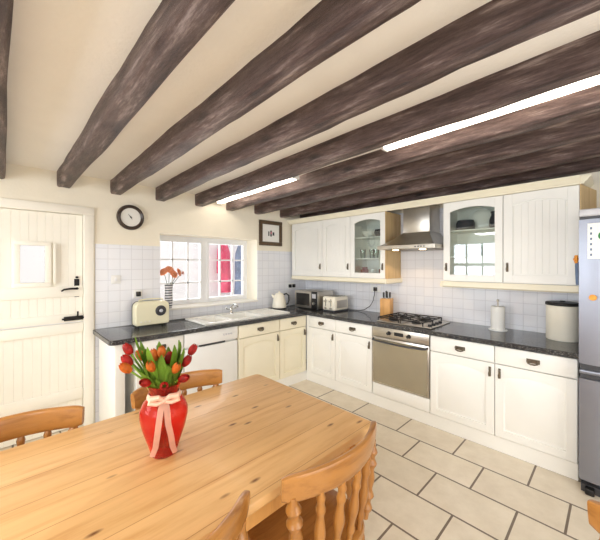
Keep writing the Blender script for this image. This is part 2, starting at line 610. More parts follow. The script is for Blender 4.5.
# ---- fluorescent strip lights between two beams
for (xa, xb, lab) in ((.0, 1.42, 'lit fluorescent strip light on the ceiling, the one by the window wall'),
                      (2.32, 3.72, 'bright fluorescent strip light over the room, the one nearer the fridge')):
    s = thing('strip_light', lab, 'strip light', (xa, -1.56, ceil_z(xa)), 0, 'ceiling strip lights')
    s.rotation_euler = (0, -math.atan(.02), 0)
    L = xb - xa
    MB().box(0, -.03, -.03, L, .03, -.001, .004).build('batten', 'white', s)
    MB().box(.02, -.036, -.078, L - .02, .036, -.031, .014, 3).build('diffuser', 'tube', s)
    for x in (0, L - .02):
        MB().box(x, -.037, -.08, x + .02, .037, -.03, .005).build('end_cap', 'white', s)

# ------------------------------------------------------------------ cabinet joinery
def arch_pts(x0, x1, zside, rise, n=14):
    return [(x0 + (x1 - x0) * k / n, zside + rise * math.sin(PI * k / n) ** .8) for k in range(n + 1)]

def frame_door(mb, x0, x1, z0, z1, yf, style, st=.062, rise=.035):
    """panelled door whose front face lies at yf, 20 mm thick behind it"""
    yb = yf + .02
    ix0, ix1, iz0 = x0 + st, x1 - st, z0 + st
    zs = z1 - st - rise
    mb.box(x0, yf, z0, ix0, yb, z1, .003, 1).box(ix1, yf, z0, x1, yb, z1, .003, 1)
    mb.box(ix0 - .002, yf, z0, ix1 + .002, yb, iz0, .002, 1)
    ap = arch_pts(ix0 - .001, ix1 + .001, zs, rise)
    top = [(ix1 + .001, yf, z1), (ix0 - .001, yf, z1)]
    mb.prism([(x, yf, z) for x, z in ap] + top, (0, .02, 0))
    if style == 'glass':
        return (ix0, ix1, iz0, zs + rise)
    mb.box(ix0 - .002, yf + .015, iz0 - .002, ix1 + .002, yb, z1 - .02)
    if style == 'field':
        def loop(ins, y):
            a = arch_pts(ix0 + ins, ix1 - ins, zs - ins, rise)
            return [(ix0 + ins, y, iz0 + ins), (ix1 - ins, y, iz0 + ins)] + [(x, y, z) for x, z in reversed(a)]
        mb.loft([loop(.012, yf + .016), loop(.012, yf + .013), loop(.040, yf + .003)])
    else:
        n = max(3, round((ix1 - ix0) / .048))
        def zt(x):
            u = min(1, max(0, (x - ix0) / (ix1 - ix0)))
            return zs - .012 + rise * math.sin(PI * u) ** .8
        for k in range(n):
            a = ix0 + .012 + (ix1 - ix0 - .024) * k / n + .0005
            b = ix0 + .012 + (ix1 - ix0 - .024) * (k + 1) / n - .0005
            m = (a + b) / 2
            mb.prism([(a, yf + .004, iz0 + .012), (b, yf + .004, iz0 + .012), (b, yf + .004, zt(b)), (m, yf + .004, zt(m)), (a, yf + .004, zt(a))], (0, .012, 0))

def drop_handle(x, z, yf, parent):
    mb = MB()
    mb.box(x - .009, yf - .004, z - .04, x + .009, yf - .0005, z + .04, .0015, 1)
    mb.lathe([(.001, -.02), (.007, -.018), (.007, -.004), (.009, -.004)], (x, yf, z + .022), 10, 'y')
    mb.tube([(x, yf - .016, z + .026), (x, yf - .02, z + .004), (x, yf - .02, z - .014), (x, yf - .018, z - .036)], [.004, .005, .0085, .006], 8)
    return mb.build('handle', 'pewter', parent)

def bail_handle(x, z, yf, parent):
    mb = MB()
    mb.box(x - .042, yf - .003, z - .014, x + .042, yf - .0005, z + .018, .0015, 1)
    for s in (-1, 1):
        mb.tube([(x + s * .034, yf, z + .008), (x + s * .034, yf - .02, z + .008)], .006, 8)
    mb.tube([(x - .034, yf - .018, z + .008), (x - .03, yf - .021, z - .012), (x - .012, yf - .023, z - .019), (x + .012, yf - .023, z - .019),
             (x + .03, yf - .021, z - .012), (x + .034, yf - .018, z + .008)], .0055, 8)
    return mb.build('handle', 'pewter', parent)

FD = -.64          # local depth of the door fronts of the base units

def base_unit(loc, rz, w, label, hside, group='base cabinets', fill=0.0, matname='cab'):
    t = thing('base_cabinet', label, 'cabinet', loc, rz, group)
    c = MB()
    c.box(0.001, -.615, .12, .019, -.012, .868).box(w - .019, -.615, .12, w - .001, -.012, .868)
    c.box(.019, -.615, .12, w - .019, -.012, .138).box(.019, -.02, .138, w - .019, -.012, .868)
    c.box(.019, -.615, .715, w - .019, -.60, .735)
    if fill:
        c.box(-fill, -.638, .12, 0.0, -.6, .868)
    c.build('carcass', matname, t)
    d = MB()
    frame_door(d, .003, w - .003, .125, .715, FD, 'field')
    do = d.build('door', matname, t)
    drop_handle(w - .035 if hside > 0 else .035, .645, FD, do)
    g = MB()
    g.box(.003, FD, .722, w - .003, FD + .02, .862, .004, 2)
    go = g.build('drawer', matname, t)
    bail_handle(w / 2, .79, FD, go)
    return t

# hob wall, left to right
base_unit((.645, WY, 0), 0, .445, 'narrow white base cabinet by the corner below the toaster', 1, fill=.0445)
base_unit((1.09, WY, 0), 0, .52, 'white base cabinet directly left of the built-in oven', 1)
base_unit((2.245, WY, 0), 0, .533, 'white base cabinet directly right of the built-in oven', 1)
base_unit((2.778, WY, 0), 0, .512, 'white base cabinet beside the fridge, handle on its left', -1)
# window wall, left to right as one faces it (local x runs towards the corner)
R90 = PI / 2
base_unit((WX, -2.685, 0), R90, .42, 'white base cabinet under the radio, behind the tulips', 1, 'base cabinets')
base_unit((WX, -1.655, 0), R90, .59, 'cream base cabinet below the sink, right of the dishwasher', 1, 'base cabinets', matname='cream')
base_unit((WX, -1.062, 0), R90, .456, 'cream base cabinet in the corner under the window wall worktop', 1, 'base cabinets', matname='cream')
MB_ = MB().box(0.005, -2.84, 0, .585, -2.765, .869, .003)
tag(MB_.build('end_panel', 'cab', None, (0, 0, 0)), 'white end panel under the free end of the worktop by the stable door', 'panel')

# plinths
struct(MB().box(.588, -.588, 0, 3.29, -.568, .118).build('baseboard_back', 'cab'))
struct(MB().box(.566, -2.68, 0, .586, -.568, .118).build('baseboard_left', 'cab'))

# dishwasher
t = thing('dishwasher', 'white built-in dishwasher under the sink drainer', 'dishwasher', (WX, -2.262, 0), R90)
MB().box(.004, -.6, .125, .594, -.03, .745).build('body', 'white', t)
mb = MB().box(.004, FD, .125, .594, -.602, .715, .006)
mb.build('door', 'white', t)
p = MB().box(.004, FD - .004, .735, .594, -.602, .866, .006).build('control_panel', 'white', t)
MB().box(.16, FD - .002, .718, .44, -.61, .734).build('handle_recess', 'darkgrey', p)
for k in range(4):
    MB().lathe([(.001, -.012), (.008, -.012), (.009, 0)], (.42 + k * .03, FD - .004, .80), 12, 'y').build('button', 'fridgecap', p)

# ---- built-in oven with the white panel below it
t = thing('oven', 'stainless built-in electric oven under the gas hob', 'oven', (1.612, WY, 0), 0)
W = .631
MB().box(.006, -.6, .262, W - .006, -.04, .864).build('body', 'steel', t)
cp = MB().box(.003, FD - .004, .762, W - .003, -.602, .866, .004).build('control_panel', 'steel', t)
for x in (.205, .425):
    mb = MB().lathe([(.001, -.028), (.016, -.028), (.019, -.004), (.021, 0)], (x, FD - .004, .815), 18, 'y')
    mb.box(x - .003, FD - .04, .80, x + .003, FD - .03, .83)
    mb.build('knob', 'black', cp)
mb = MB().box(.265, FD - .007, .80, .365, FD - .0045, .835, .002, 1)
mb.build('clock_display', 'black', cp)
od = MB().box(.003, FD - .004, .258, W - .003, -.602, .757, .004).build('door', 'steel', t)
MB().box(.02, FD - .008, .275, W - .02, FD - .0045, .735, .003, 1).build('glass', 'ovenglass', od)
mb = MB().tube([(.02, FD - .008, .735), (.03, FD - .04, .728)] + [(.03 + .571 * k / 12, FD - .042 - .014 * math.sin(PI * k / 12), .726 - .006 * math.sin(PI * k / 12)) for k in range(1, 12)] + [(W - .03, FD - .04, .728), (W - .02, FD - .008, .735)], .010, 10)
mb.build('handle', 'darkgrey', od)
t = thing('oven_housing', 'white housing panel filling the space under the built-in oven', 'cabinet', (1.612, WY, 0))
MB().box(.003, -.638, .125, .628, -.602, .252, .004).build('front_panel', 'cab', t)
MB().box(.002, -.602, .238, .629, -.02, .256).build('shelf', 'cab', t)
for x in (.04, .59):
    for y in (-.5, -.08):
        MB().tube([(x, y, 0), (x, y, .238)], .018, 10).build('leg', 'black', t)

# ---- worktop with a cut-out for the sink bowls
def worktop():
    mb = MB()
    z0, z1 = .870, .91
    xs, ys = .62, -.62
    pts = [(WX + .006, -2.885)]
    cx, cy, r = xs - .05, -2.835, .05
    for k in range(7):
        a = -PI / 2 + PI / 2 * k / 6
        pts.append((cx + r * math.cos(a), cy + r * math.sin(a)))
    pts += [(xs, ys), (3.296, ys), (3.296, WY - .006), (WX + .006, WY - .006)]
    mb.prism([(x, y, z0) for x, y in pts], (0, 0, z1 - z0))
    bm = mb.bm
    bm.normal_update()
    es = [e for e in bm.edges if all(abs(v.co.z - z1) < 1e-5 for v in e.verts)]
    bmesh.ops.bevel(bm, geom=es, offset=.005, segments=2, affect='EDGES')
    o = mb.build('worktop', 'granite')
    c = MB().box(.13, -1.92, .8, .5, -1.235, 1.0).build('cutter', 'granite')
    md = o.modifiers.new('cut', 'BOOLEAN')
    md.operation = 'DIFFERENCE'
    md.solver = 'EXACT'
    md.object = c
    dg = bpy.context.evaluated_depsgraph_get()
    me = bpy.data.meshes.new_from_object(o.evaluated_get(dg))
    o.modifiers.clear()
    o.data = me
    bpy.data.objects.remove(c)
    tag(o, 'dark speckled granite worktop running round the corner of the kitchen', 'worktop')
worktop()

# ---- sink
t = thing('sink', 'white inset sink with drainer below the window', 'sink', (0, 0, .91))
mb = MB()
X0, X1, Y0, Y1 = .07, .56, -2.02, -.86
bowls = ((.14, .49, -1.91, -1.68), (.14, .49, -1.63, -1.245))
ys = sorted([Y0, Y1] + [b[2] for b in bowls] + [b[3] for b in bowls])
h = .012
mb.box(X0, Y0, .0005, .14, Y1, h, .0).box(.49, Y0, .0005, X1, Y1, h)
for a, b in ((Y0, -1.91), (-1.68, -1.63), (-1.245, Y1)):
    mb.box(.14, a, .0005, .49, b, h)
for (xa, xb, ya, yb) in bowls:
    d = -.14
    w_ = .004
    mb.box(xa, ya, d, xa + w_, yb, h).box(xb - w_, ya, d, xb, yb, h).box(xa, ya, d, xb, ya + w_, h).box(xa, yb - w_, d, xb, yb, h)
    mb.box(xa, ya, d - .006, xb, yb, d)
    mb.lathe([(.03, d), (.03, d + .003), (.001, d + .003)], ((xa + xb) / 2, (ya + yb) / 2, 0), 16)
# raised rim
for q in ((X0, Y0, X0 + .012, Y1), (X1 - .012, Y0, X1, Y1), (X0, Y0, X1, Y0 + .012), (X0, Y1 - .012, X1, Y1)):
    mb.box(q[0], q[1], h, q[2], q[3], h + .006, .002, 1)
mb.build('basin', 'ceramic', t)
mb = MB()
for k in range(8):
    x = .17 + k * .042
    mb.box(x, -1.2, h, x + .012, -.92, h + .004, .001, 1)
mb.build('drainer_ribs', 'ceramic', t)
t = thing('tap', 'chrome mixer tap behind the sink, under the window', 'tap', (.1, -1.44, .9225))
MB().lathe([(.001, 0), (.026, 0), (.026, .008), (.018, .02), (.016, .075), (.012, .085), (.001, .085)], n=16).build('body', 'chrome', t)
MB().tube([(0, 0, .06), (.03, 0, .10), (.08, 0, .125), (.13, 0, .12), (.15, 0, .10), (.152, 0, .085)], [.011, .010, .009, .009, .009, .009]).build('spout', 'chrome', t)
for s in (-1, 1):
    MB().tube([(0, s * .012, .05), (0, s * .05, .058), (0, s * .075, .075)], [.006, .007, .009], 8).build('lever', 'chrome', t)

# ------------------------------------------------------------------ wall cabinets
WD = -.37          # local depth of their door fronts
ZB, ZT = 1.37, 2.15
def wall_unit(x, w, label, style, hside):
    t = thing('wall_cabinet', label, 'cabinet', (x, WY, 0), 0, 'wall cabinets')
    c = MB()
    b = -.347
    c.box(.001, b, ZB, .019, -.007, ZT).box(w - .019, b, ZB, w - .001, -.007, ZT)
    c.box(.019, b, ZB, w - .019, -.007, ZB + .018).box(.019, b, ZT - .018, w - .019, -.007, ZT).box(.019, -.02, ZB + .018, w - .019, -.007, ZT - .018)
    c.build('carcass', 'cream' if False else 'cab', t)
    d = MB()
    g = frame_door(d, .003, w - .003, ZB + .003, ZT - .003, WD, style, .07 if style != 'glass' else .062, .035)
    do = d.build('door', 'cab', t)
    drop_handle(w - .032 if hside > 0 else .032, ZB + .14, WD, do)
    if style == 'glass':
        MB().box(g[0] - .006, WD + .012, g[2] - .006, g[1] + .006, WD + .016, g[3] + .02).build('pane', 'cabglass', do)
        for z in (1.615, 1.875):
            MB().box(.021, -.32, z - .012, w - .021, -.022, z).build('shelf', 'cab', t)
    return t
wall_unit(.02, .616, 'white wall cabinet in the corner above the microwave', 'reed', 1)
wall_unit(.636, .477, 'white wall cabinet next to the glazed one, above the toaster', 'reed', 1)
wu = wall_unit(1.113, .498, 'glass-fronted wall cabinet directly left of the cooker hood', 'glass', 1)
MB().box(.4975, -.368, ZB, .5035, -.007, ZT).build('end_panel', 'tan_end', wu)
wall_unit(2.262, .516, 'glass-fronted wall cabinet directly right of the cooker hood', 'glass', -1)
wu = wall_unit(2.778, .505, 'wide white wall cabinet beside the fridge', 'reed', -1)
MB().prism([(.5045, -.368, ZB), (.5105, -.368, ZB), (.5105, -.007, ZB), (.5045, -.007, ZB)], (0, 0, ZT - ZB)).build('end_panel', 'tan_end', wu)
MB().prism([(.5107, -.368, 1.912), (.585, -.007, 1.912), (.5107, -.007, 1.912)], (0, 0, ZT - 1.912)).build('end_infill', 'tan_end', wu)
def moulding(name, x0, x1, z0, prof, ret, label, cat):
    mb = MB()
    # profile in (forward, up); swept along x with mitred returns at the ends listed in ret
    rings = [[(x0, -.352 + WY - f, z0 + u) for f, u in prof], [(x1, -.352 + WY - f, z0 + u) for f, u in prof]]
    mb.loft(rings)
    for side in ret:
        xe = x0 if side < 0 else x1
        mb.loft([[(xe + side * f, y, z0 + u) for f, u in prof] for y in (-.352 + WY - .03, WY - .001)])
    o = mb.build(name, 'cream')
    tag(o, label, cat)
CORN = [(0, 0), (.022, 0), (.026, .012), (.04, .022), (.05, .04), (.062, .05), (.062, .062), (0, .062)]
moulding('cornice', WX + .01, 3.285, ZT + .002, CORN, (1,), 'cream cornice moulding along the top of the wall cabinets and hood', 'cornice')
PEL = [(0, 0), (.012, 0), (.026, .012), (.026, .03), (.02, .045), (.02, .058), (0, .058)]
moulding('pelmet', .02, 1.611, ZB - .06, PEL, (1,), 'cream light pelmet under the wall cabinets left of the hood', 'pelmet')
moulding('pelmet', 2.262, 3.284, ZB - .06, PEL, (-1, ), 'cream light pelmet under the wall cabinets beside the fridge', 'pelmet')

# things behind the cabinet glass
def vessel(name, prof, mat, loc, label, cat, group, t=.003):
    o = MB().shell(prof, t=t).build(name, mat, None, loc)
    return tag(o, label, cat, group)
SH = (1.389, 1.616, 1.876)
BOWL = [(.03, 0), (.05, .006), (.085, .04), (.10, .075)]
TUMB = [(.028, 0), (.031, .02), (.036, .11)]
vessel('bowl', BOWL, 'ceramic', (1.30, -.16, SH[2]), 'white bowl on the top shelf of the glass cabinet left of the hood', 'bowl', 'crockery behind glass')
vessel('serving_dish', [(.05, 0), (.08, .01), (.10, .05), (.09, .09)], 'darkpot', (1.47, -.15, SH[2]), 'dark dish beside the white bowl in the glass cabinet left of the hood', 'dish', 'crockery behind glass')
for i, (x, y) in enumerate(((1.22, -.2), (1.31, -.13), (1.41, -.2), (1.50, -.13))):
    vessel('tumbler', TUMB, 'tumbler', (x, y, SH[1]), 'clear tumbler on the middle shelf of the glass cabinet left of the hood', 'glass', 'tumblers left of the hood', .002)
vessel('jar', [(.035, 0), (.045, .01), (.05, .07), (.035, .10), (.036, .115)], 'redjar', (1.24, -.19, SH[0]), 'dark red jar at the bottom of the glass cabinet left of the hood', 'jar', 'crockery behind glass')
vessel('mug', [(.036, 0), (.04, .005), (.042, .09)], 'ceramic', (1.36, -.18, SH[0]), 'white mug beside the red jar behind glass', 'mug', 'crockery behind glass')
vessel('mug', [(.036, 0), (.04, .005), (.042, .09)], 'redjar', (1.48, -.17, SH[0]), 'reddish mug at the handle side of the glass cabinet left of the hood', 'mug', 'crockery behind glass')
vessel('serving_dish', [(.05, 0), (.085, .01), (.085, .07), (.075, .10)], 'darkpot', (2.42, -.17, SH[2]), 'dark pot on the top shelf of the glass cabinet right of the hood', 'pot', 'crockery behind glass')
o = MB().lathe([(.001, 0), (.06, .0), (.105, .016), (.108, .02), (.06, .008), (.001, .008)], n=28, axis='y').build('plate', 'ceramic', None, (2.545, -.12, SH[2] + .109))
o.rotation_euler = (math.radians(-10), 0, 0)
tag(o, 'round white plate standing on the top shelf of the glass cabinet right of the hood', 'plate', 'crockery behind glass')
vessel('jug', [(.035, 0), (.05, .02), (.05, .08), (.032, .13), (.04, .16)], 'darkpot', (2.68, -.17, SH[2]), 'dark jug beside the standing white plate behind glass', 'jug', 'crockery behind glass')
for i, (x, y) in enumerate(((2.40, -.2), (2.5, -.13), (2.6, -.2))):
    vessel('tumbler', TUMB, 'tumbler', (x, y, SH[1]), 'clear tumbler on the middle shelf of the glass cabinet right of the hood', 'glass', 'tumblers right of the hood', .002)
vessel('jar', [(.035, 0), (.045, .01), (.05, .07), (.035, .10), (.036, .115)], 'redjar', (2.67, -.18, SH[0]), 'dark red jar at the bottom of the glass cabinet right of the hood', 'jar', 'crockery behind glass')

# ---- cooker hood
t = thing('cooker_hood', 'stainless chimney cooker hood above the gas hob', 'cooker hood', (1.937, WY - .007, 1.70))
def rect(x0, x1, y0, y1, z):
    return [(x0, y0, z), (x1, y0, z), (x1, y1, z), (x0, y1, z)]
mb = MB().loft([rect(-.318, .318, -.54, 0, 0), rect(-.318, .318, -.54, 0, .038), rect(-.30, .30, -.52, 0, .042), rect(-.21, .21, -.38, 0, .12), rect(-.155, .155, -.275, 0, .19)])
cv = mb.build('canopy', 'steel', t, smooth=20)
MB().box(-.27, -.5, -.004, .27, -.05, -.0005).build('filter', 'pewter', cv)
for x in (-.15, .15):
    MB().lathe([(.001, -.008), (.03, -.008), (.034, -.003), (.034, 0)], (x, -.44, -.004), 16).build('lamp', 'lamp', cv)
MB().box(-.15, -.27, .19, .15, 0, .50, .003).build('chimney', 'steel', t)
for k in range(4):
    MB().lathe([(.001, -.006), (.007, -.006), (.007, 0)], (.12 + k * .03, -.54, .018), 10, 'y').build('button', 'darkgrey', cv)

# ---- gas hob
t = thing('gas_hob', 'stainless four-burner gas hob with black pan supports', 'hob', (1.937, -.30, .9105))
MB().box(-.30, -.255, 0, .30, .245, .012, .006).build('hob_plate', 'steel', t)
for i, (x, y, r) in enumerate(((-.17, -.11, .045), (.09, -.12, .035), (-.17, .12, .035), (.09, .11, .055))):
    b = MB().lathe([(.001, .012), (r + .012, .012), (r + .01, .02), (r, .022), (r, .034), (r - .006, .038), (.001, .038)], (x, y, 0), 20).build('burner', 'black', t)
for sx in (-.17, .09):
    mb = MB()
    x0, x1, y0, y1 = sx - .12, sx + .12, -.235, .225
    z = .046
    for p_ in (((x0, y0), (x1, y0)), ((x1, y0), (x1, y1)), ((x1, y1), (x0, y1)), ((x0, y1), (x0, y0)), ((x0, 0), (x1, 0)), ((sx, y0), (sx, y1)),
               ((x0, -.115), (sx - .03, -.115)), ((sx + .03, -.115), (x1, -.115)), ((x0, .115), (sx - .03, .115)), ((sx + .03, .115), (x1, .115))):
        mb.tube([(p_[0][0], p_[0][1], z), (p_[1][0], p_[1][1], z)], .006, 6)
    for x in (x0, x1):
        for y in (y0, y1, 0):
            mb.tube([(x, y, .011), (x, y, z + .004)], .006, 6)
    mb.build('pan_support', 'iron', t)
for k in range(4):
    MB().lathe([(.019, .012), (.018, .03), (.015, .034), (.001, .034)], (.26, -.19 + k * .085, 0), 14).build('knob', 'black', t)

# ------------------------------------------------------------------ fridge
t = thing('fridge_freezer', 'tall silver-grey fridge freezer at the end of the worktop', 'fridge', (3.30, -.72, 0))
FW = .6
MB().box(.004, .07, .05, FW - .004, .72, 1.86, .006).build('body', 'fridge', t)
MB().box(0, 0, 1.855, FW, .72, 1.905, .012, 3).build('top_cap', 'fridgecap', t)
MB().box(.004, .01, 1.838, FW - .004, .07, 1.854).build('seal', 'darkgrey', t)
def fdoor(z0, z1):
    mb = MB()
    sec = []
    for k in range(13):
        x = FW * k / 12
        sec.append((x, .02 - .02 * math.sin(PI * k / 12) ** .5))
    ring = [(x, y) for x, y in sec] + [(FW, .066), (0, .066)]
    mb.loft([[(x, y, z) for x, y in ring] for z in (z0, z1)])
    return mb
d1 = fdoor(.865, 1.836).build('upper_door', 'fridge', t)
d2 = fdoor(.085, .765).build('lower_door', 'fridge', t)
MB().box(.006, .022, .767, FW - .006, .07, .863).build('grip_recess', 'darkgrey', t)
MB().box(.003, .004, .80, FW - .003, .06, .825, .006).build('grip_trim', 'fridge', t)
MB().box(.01, .03, 0, FW - .01, .69, .05).build('plinth', 'darkgrey', t)
for x in (.03, FW - .07):
    MB().box(x, -.01, 0, x + .05, .06, .045, .01).build('foot', 'black', t)

def on_fridge(name, x, z, mk, mat, label, cat, group=None):
    o = mk.build(name, mat, None, (x, -.7275, z))
    return tag(o, label, cat, group)
t = thing('calendar', 'white calendar sheet with a green picture stuck on the upper fridge door', 'calendar', (3.345, -.7265, 1.57))
MB().box(0, 0, 0, .17, .004, .235).build('sheet', 'paper', t)
MB().lathe([(.001, -.001), (.035, -.001), (.035, 0)], (.085, 0, .15), 16, 'y').build('print', 'green', t)
mb = MB()
for k in range(6):
    mb.box(.012, -.001, .02 + k * .035, .022, 0, .035 + k * .035)
mb.build('printed_marks', 'slate', t)
mg = [(3.37, 1.315, 'orange', 'small orange magnet at the left below the calendar'), (3.43, 1.365, 'yellow', 'yellow magnet highest below the calendar'),
      (3.44, 1.165, 'orange', 'orange magnet lowest on the upper fridge door')]
for x, z, m_, lab in mg:
    o = MB().lathe([(.001, -.010), (.016, -.010), (.02, -.006), (.02, 0)], n=14, axis='y').build('fridge_magnet', m_, None, (x, -.7215, z))
    tag(o, lab, 'magnet', 'magnets on the fridge door')
# hook with a cloth on the side of the fridge
t = thing('hanging_cloth', 'orange flower hook with a blue-grey cloth hung on the side of the fridge', 'cloth', (3.297, -.62, 1.47))
mb = MB()
for k in range(6):
    a = 2 * PI * k / 6
    mb.lathe([(.001, -.014), (.013, -.010), (.013, .004), (.001, .008)], (-.012, .019 * math.cos(a), .1 + .019 * math.sin(a)), 10, 'x')
mb.lathe([(.001, -.02), (.012, -.016), (.012, 0)], (-.012, 0, .1), 10, 'x')
mb.box(-.012, -.006, .09, 0.0035, .006, .11)
mb.build('flower_hook', 'orange', t)
mb = MB()
mb.loft([[(-.012 - .010 * s, -.02 * s, z), (-.004, -.022 * s, z), (-.003, .022 * s, z), (-.012 - .008 * s, .02 * s, z)] for z, s in ((.085, .5), (.06, .9), (0, .8), (-.08, .5))])
mb.build('cloth', 'slate', t)

# ------------------------------------------------------------------ small things on the worktop
TOPZ = .9105
# kettle
t = thing('kettle', 'cream jug kettle beside the sink in the corner', 'kettle', (.15, -.69, TOPZ), math.radians(50))
MB().lathe([(.001, 0), (.1, 0), (.1, .015), (.085, .02), (.001, .02)], n=24).build('power_base', 'black', t)
MB().lathe([(.001, .021), (.098, .021), (.100, .04), (.09, .11), (.072, .18), (.062, .205), (.001, .205)], n=28).build('body', 'creamtin', t)
MB().lathe([(.061, .206), (.056, .216), (.02, .228), (.012, .232), (.015, .245), (.001, .252)], n=20).build('lid', 'creamtin', t)
MB().tube([(-.06, 0, .15), (-.09, 0, .185), (-.105, 0, .20)], [.024, .018, .012]).build('spout', 'creamtin', t)
MB().tube([(.055, 0, .20), (.1, 0, .215), (.132, 0, .19), (.135, 0, .12), (.12, 0, .07), (.09, 0, .06)], [.011] * 6).build('handle', 'black', t)

# microwave
t = thing('microwave', 'silver and black microwave in the worktop corner', 'microwave', (.20, -.42, TOPZ))
MB().box(0, 0, .012, .44, .33, .255, .006).build('body', 'steel', t)
d = MB().box(.004, -.018, .016, .33, -.001, .251, .005).build('door', 'steel', t)
MB().box(.035, -.022, .05, .30, -.0185, .22, .002, 1).build('window', 'mwglass', d)
p = MB().box(.332, -.018, .016, .436, -.001, .251, .005).build('control_panel', 'black', t)
MB().box(.35, -.021, .16, .42, -.0185, .22, .001, 1).build('display', 'fridgecap', p)
MB().lathe([(.001, -.02), (.018, -.02), (.02, 0)], (.384, -.018, .09), 16, 'y').build('dial', 'steel', p)
for x in (.04, .40):
    for y in (.03, .3):
        MB().lathe([(.001, 0), (.012, 0), (.012, .012), (.001, .012)], (x, y, 0), 10).build('foot', 'black', t)

# toaster
t = thing('toaster', 'cream four-slice toaster beside the microwave', 'toaster', (.70, -.40, TOPZ))
MB().box(0, 0, .014, .22, .30, .20, .028, 4).build('body', 'creamtin', t)
MB().box(.004, -.002, 0, .216, .296, .02, .004).build('base', 'darkgrey', t)
mb = MB()
for x in (.035, .085, .135, .185):
    mb.box(x - .012, .04, .1985, x + .012, .26, .2012)
mb.build('slots', 'black', t)
for x in (.065, .155):
    MB().box(x - .004, -.002, .07, x + .004, .002, .17).build('lever_slot', 'black', t)
    MB().box(x - .016, -.03, .13, x + .016, .0, .15, .004).build('lever', 'steel', t)
    MB().lathe([(.001, -.016), (.014, -.016), (.016, .001)], (x, 0, .045), 14, 'y').build('dial', 'steel', t)
o = MB().box(.2205, .04, .05, .2225, .26, .15, .001, 1).build('side_plate', 'steel', t)

# knife block and its knives
t = thing('knife_block', 'light wooden knife block standing left of the hob', 'knife block', (1.51, -.12, TOPZ), math.radians(12))
MB().box(-.062, -.065, 0, .062, .065, .21, .004).build('block', 'beech', t)
for i, (x, y, lab) in enumerate(((-.03, -.02, 'black-handled knife in the leftmost slot of the wooden knife block'), (-.01, .02, 'black-handled knife second from the left in the knife block'),
                            (.012, -.02, 'black-handled knife third from the left in the knife block'), (.034, .02, 'black-handled knife in the rightmost slot of the wooden knife block'))):
    a = math.radians(12)
    k = thing('kitchen_knife', lab, 'knife', (1.51 + x * math.cos(a) - y * math.sin(a), -.12 + x * math.sin(a) + y * math.cos(a), TOPZ + .21), a, 'knives in the block')
    hgt = .075 + .008 * ((i * 2) % 3)
    MB().loft([rect(-.007, .007, -.011, .011, .008), rect(-.0075, .0075, -.012, .012, .04), rect(-.007, .007, -.014, .013, hgt)]).build('handle', 'black', k)
    MB().box(-.006, -.010, .0005, .006, .010, .009).build('bolster', 'steel', k)

# kitchen roll on a stand
t = thing('kitchen_roll', 'white kitchen roll on a stand against the tiles', 'kitchen roll', (2.69, -.12, TOPZ))
MB().lathe([(.001, 0), (.078, 0), (.078, .008), (.07, .012), (.001, .012)]).build('stand_base', 'white', t)
MB().lathe([(.02, .0125), (.058, .0125), (.058, .225), (.02, .225)], n=28).build('paper_roll', 'paper', t)
MB().lathe([(.001, .012), (.006, .012), (.006, .27), (.012, .275), (.012, .288), (.001, .295)], n=12).build('pole', 'steel', t)

# bread bin
t = thing('bread_bin', 'cream round bread bin with a dark lid beside the fridge', 'bread bin', (3.165, -.16, TOPZ))
MB().lathe([(.001, 0), (.106, 0), (.11, .006), (.11, .28), (.106, .285), (.001, .285)], n=40).build('tin', 'creamtin', t)
MB().lathe([(.001, .2855), (.112, .2855), (.114, .29), (.114, .305), (.108, .311), (.02, .313), (.018, .322), (.001, .324)], n=40).build('lid', 'black', t)

# radio
t = thing('radio', 'pale cream retro radio on the worktop below the socket', 'radio', (.10, -2.56, TOPZ), R90)
def rrect(x0, x1, z0, z1, r, y, n=6):
    out = []
    for cx, cz, a0 in ((x1 - r, z1 - r, 0), (x0 + r, z1 - r, PI / 2), (x0 + r, z0 + .02, PI), (x1 - r, z0 + .02, 1.5 * PI)):
        rr = r if cz > (z0 + z1) / 2 else .02
        cx_ = cx if cz > (z0 + z1) / 2 else (x0 + .02 if cx < (x0 + x1) / 2 else x1 - .02)
        for k in range(n + 1):
            a = a0 + PI / 2 * k / n
            out.append((cx_ + rr * math.cos(a), y, cz + rr * math.sin(a)))
    return out
MB().loft([rrect(0, .33, .006, .245, .055, .055), rrect(0, .33, .006, .245, .055, -.05), rrect(.008, .322, .014, .237, .05, -.06)]).build('case', 'radio', t)
MB().loft([rrect(-.003, .333, .004, .248, .057, .06), rrect(-.003, .333, .004, .248, .057, .046)]).build('back', 'darkgrey', t)
MB().lathe([(.001, -.008), (.030, -.010), (.034, -.012), (.052, -.008), (.054, 0)], (.24, -.0605, .145), 28, 'y').build('tuning_dial', 'darkgrey', t)
MB().lathe([(.001, -.013), (.016, -.013), (.018, 0)], (.24, -.068, .145), 20, 'y').build('dial_centre', 'fridgecap', t)
for x in (.05, .09, .13):
    MB().lathe([(.001, -.009), (.008, -.009), (.009, 0)], (x, -.0605, .045), 12, 'y').build('button', 'creamtin', t)
for x in (.03, .3):
    MB().box(x - .012, -.04, 0, x + .012, .04, .008).build('foot', 'black', t)
MB().tube([(.045, 0, .238), (.05, 0, .262), (.12, 0, .268), (.21, 0, .268), (.28, 0, .262), (.285, 0, .238)], .006, 8).build('handle', 'radio', t)

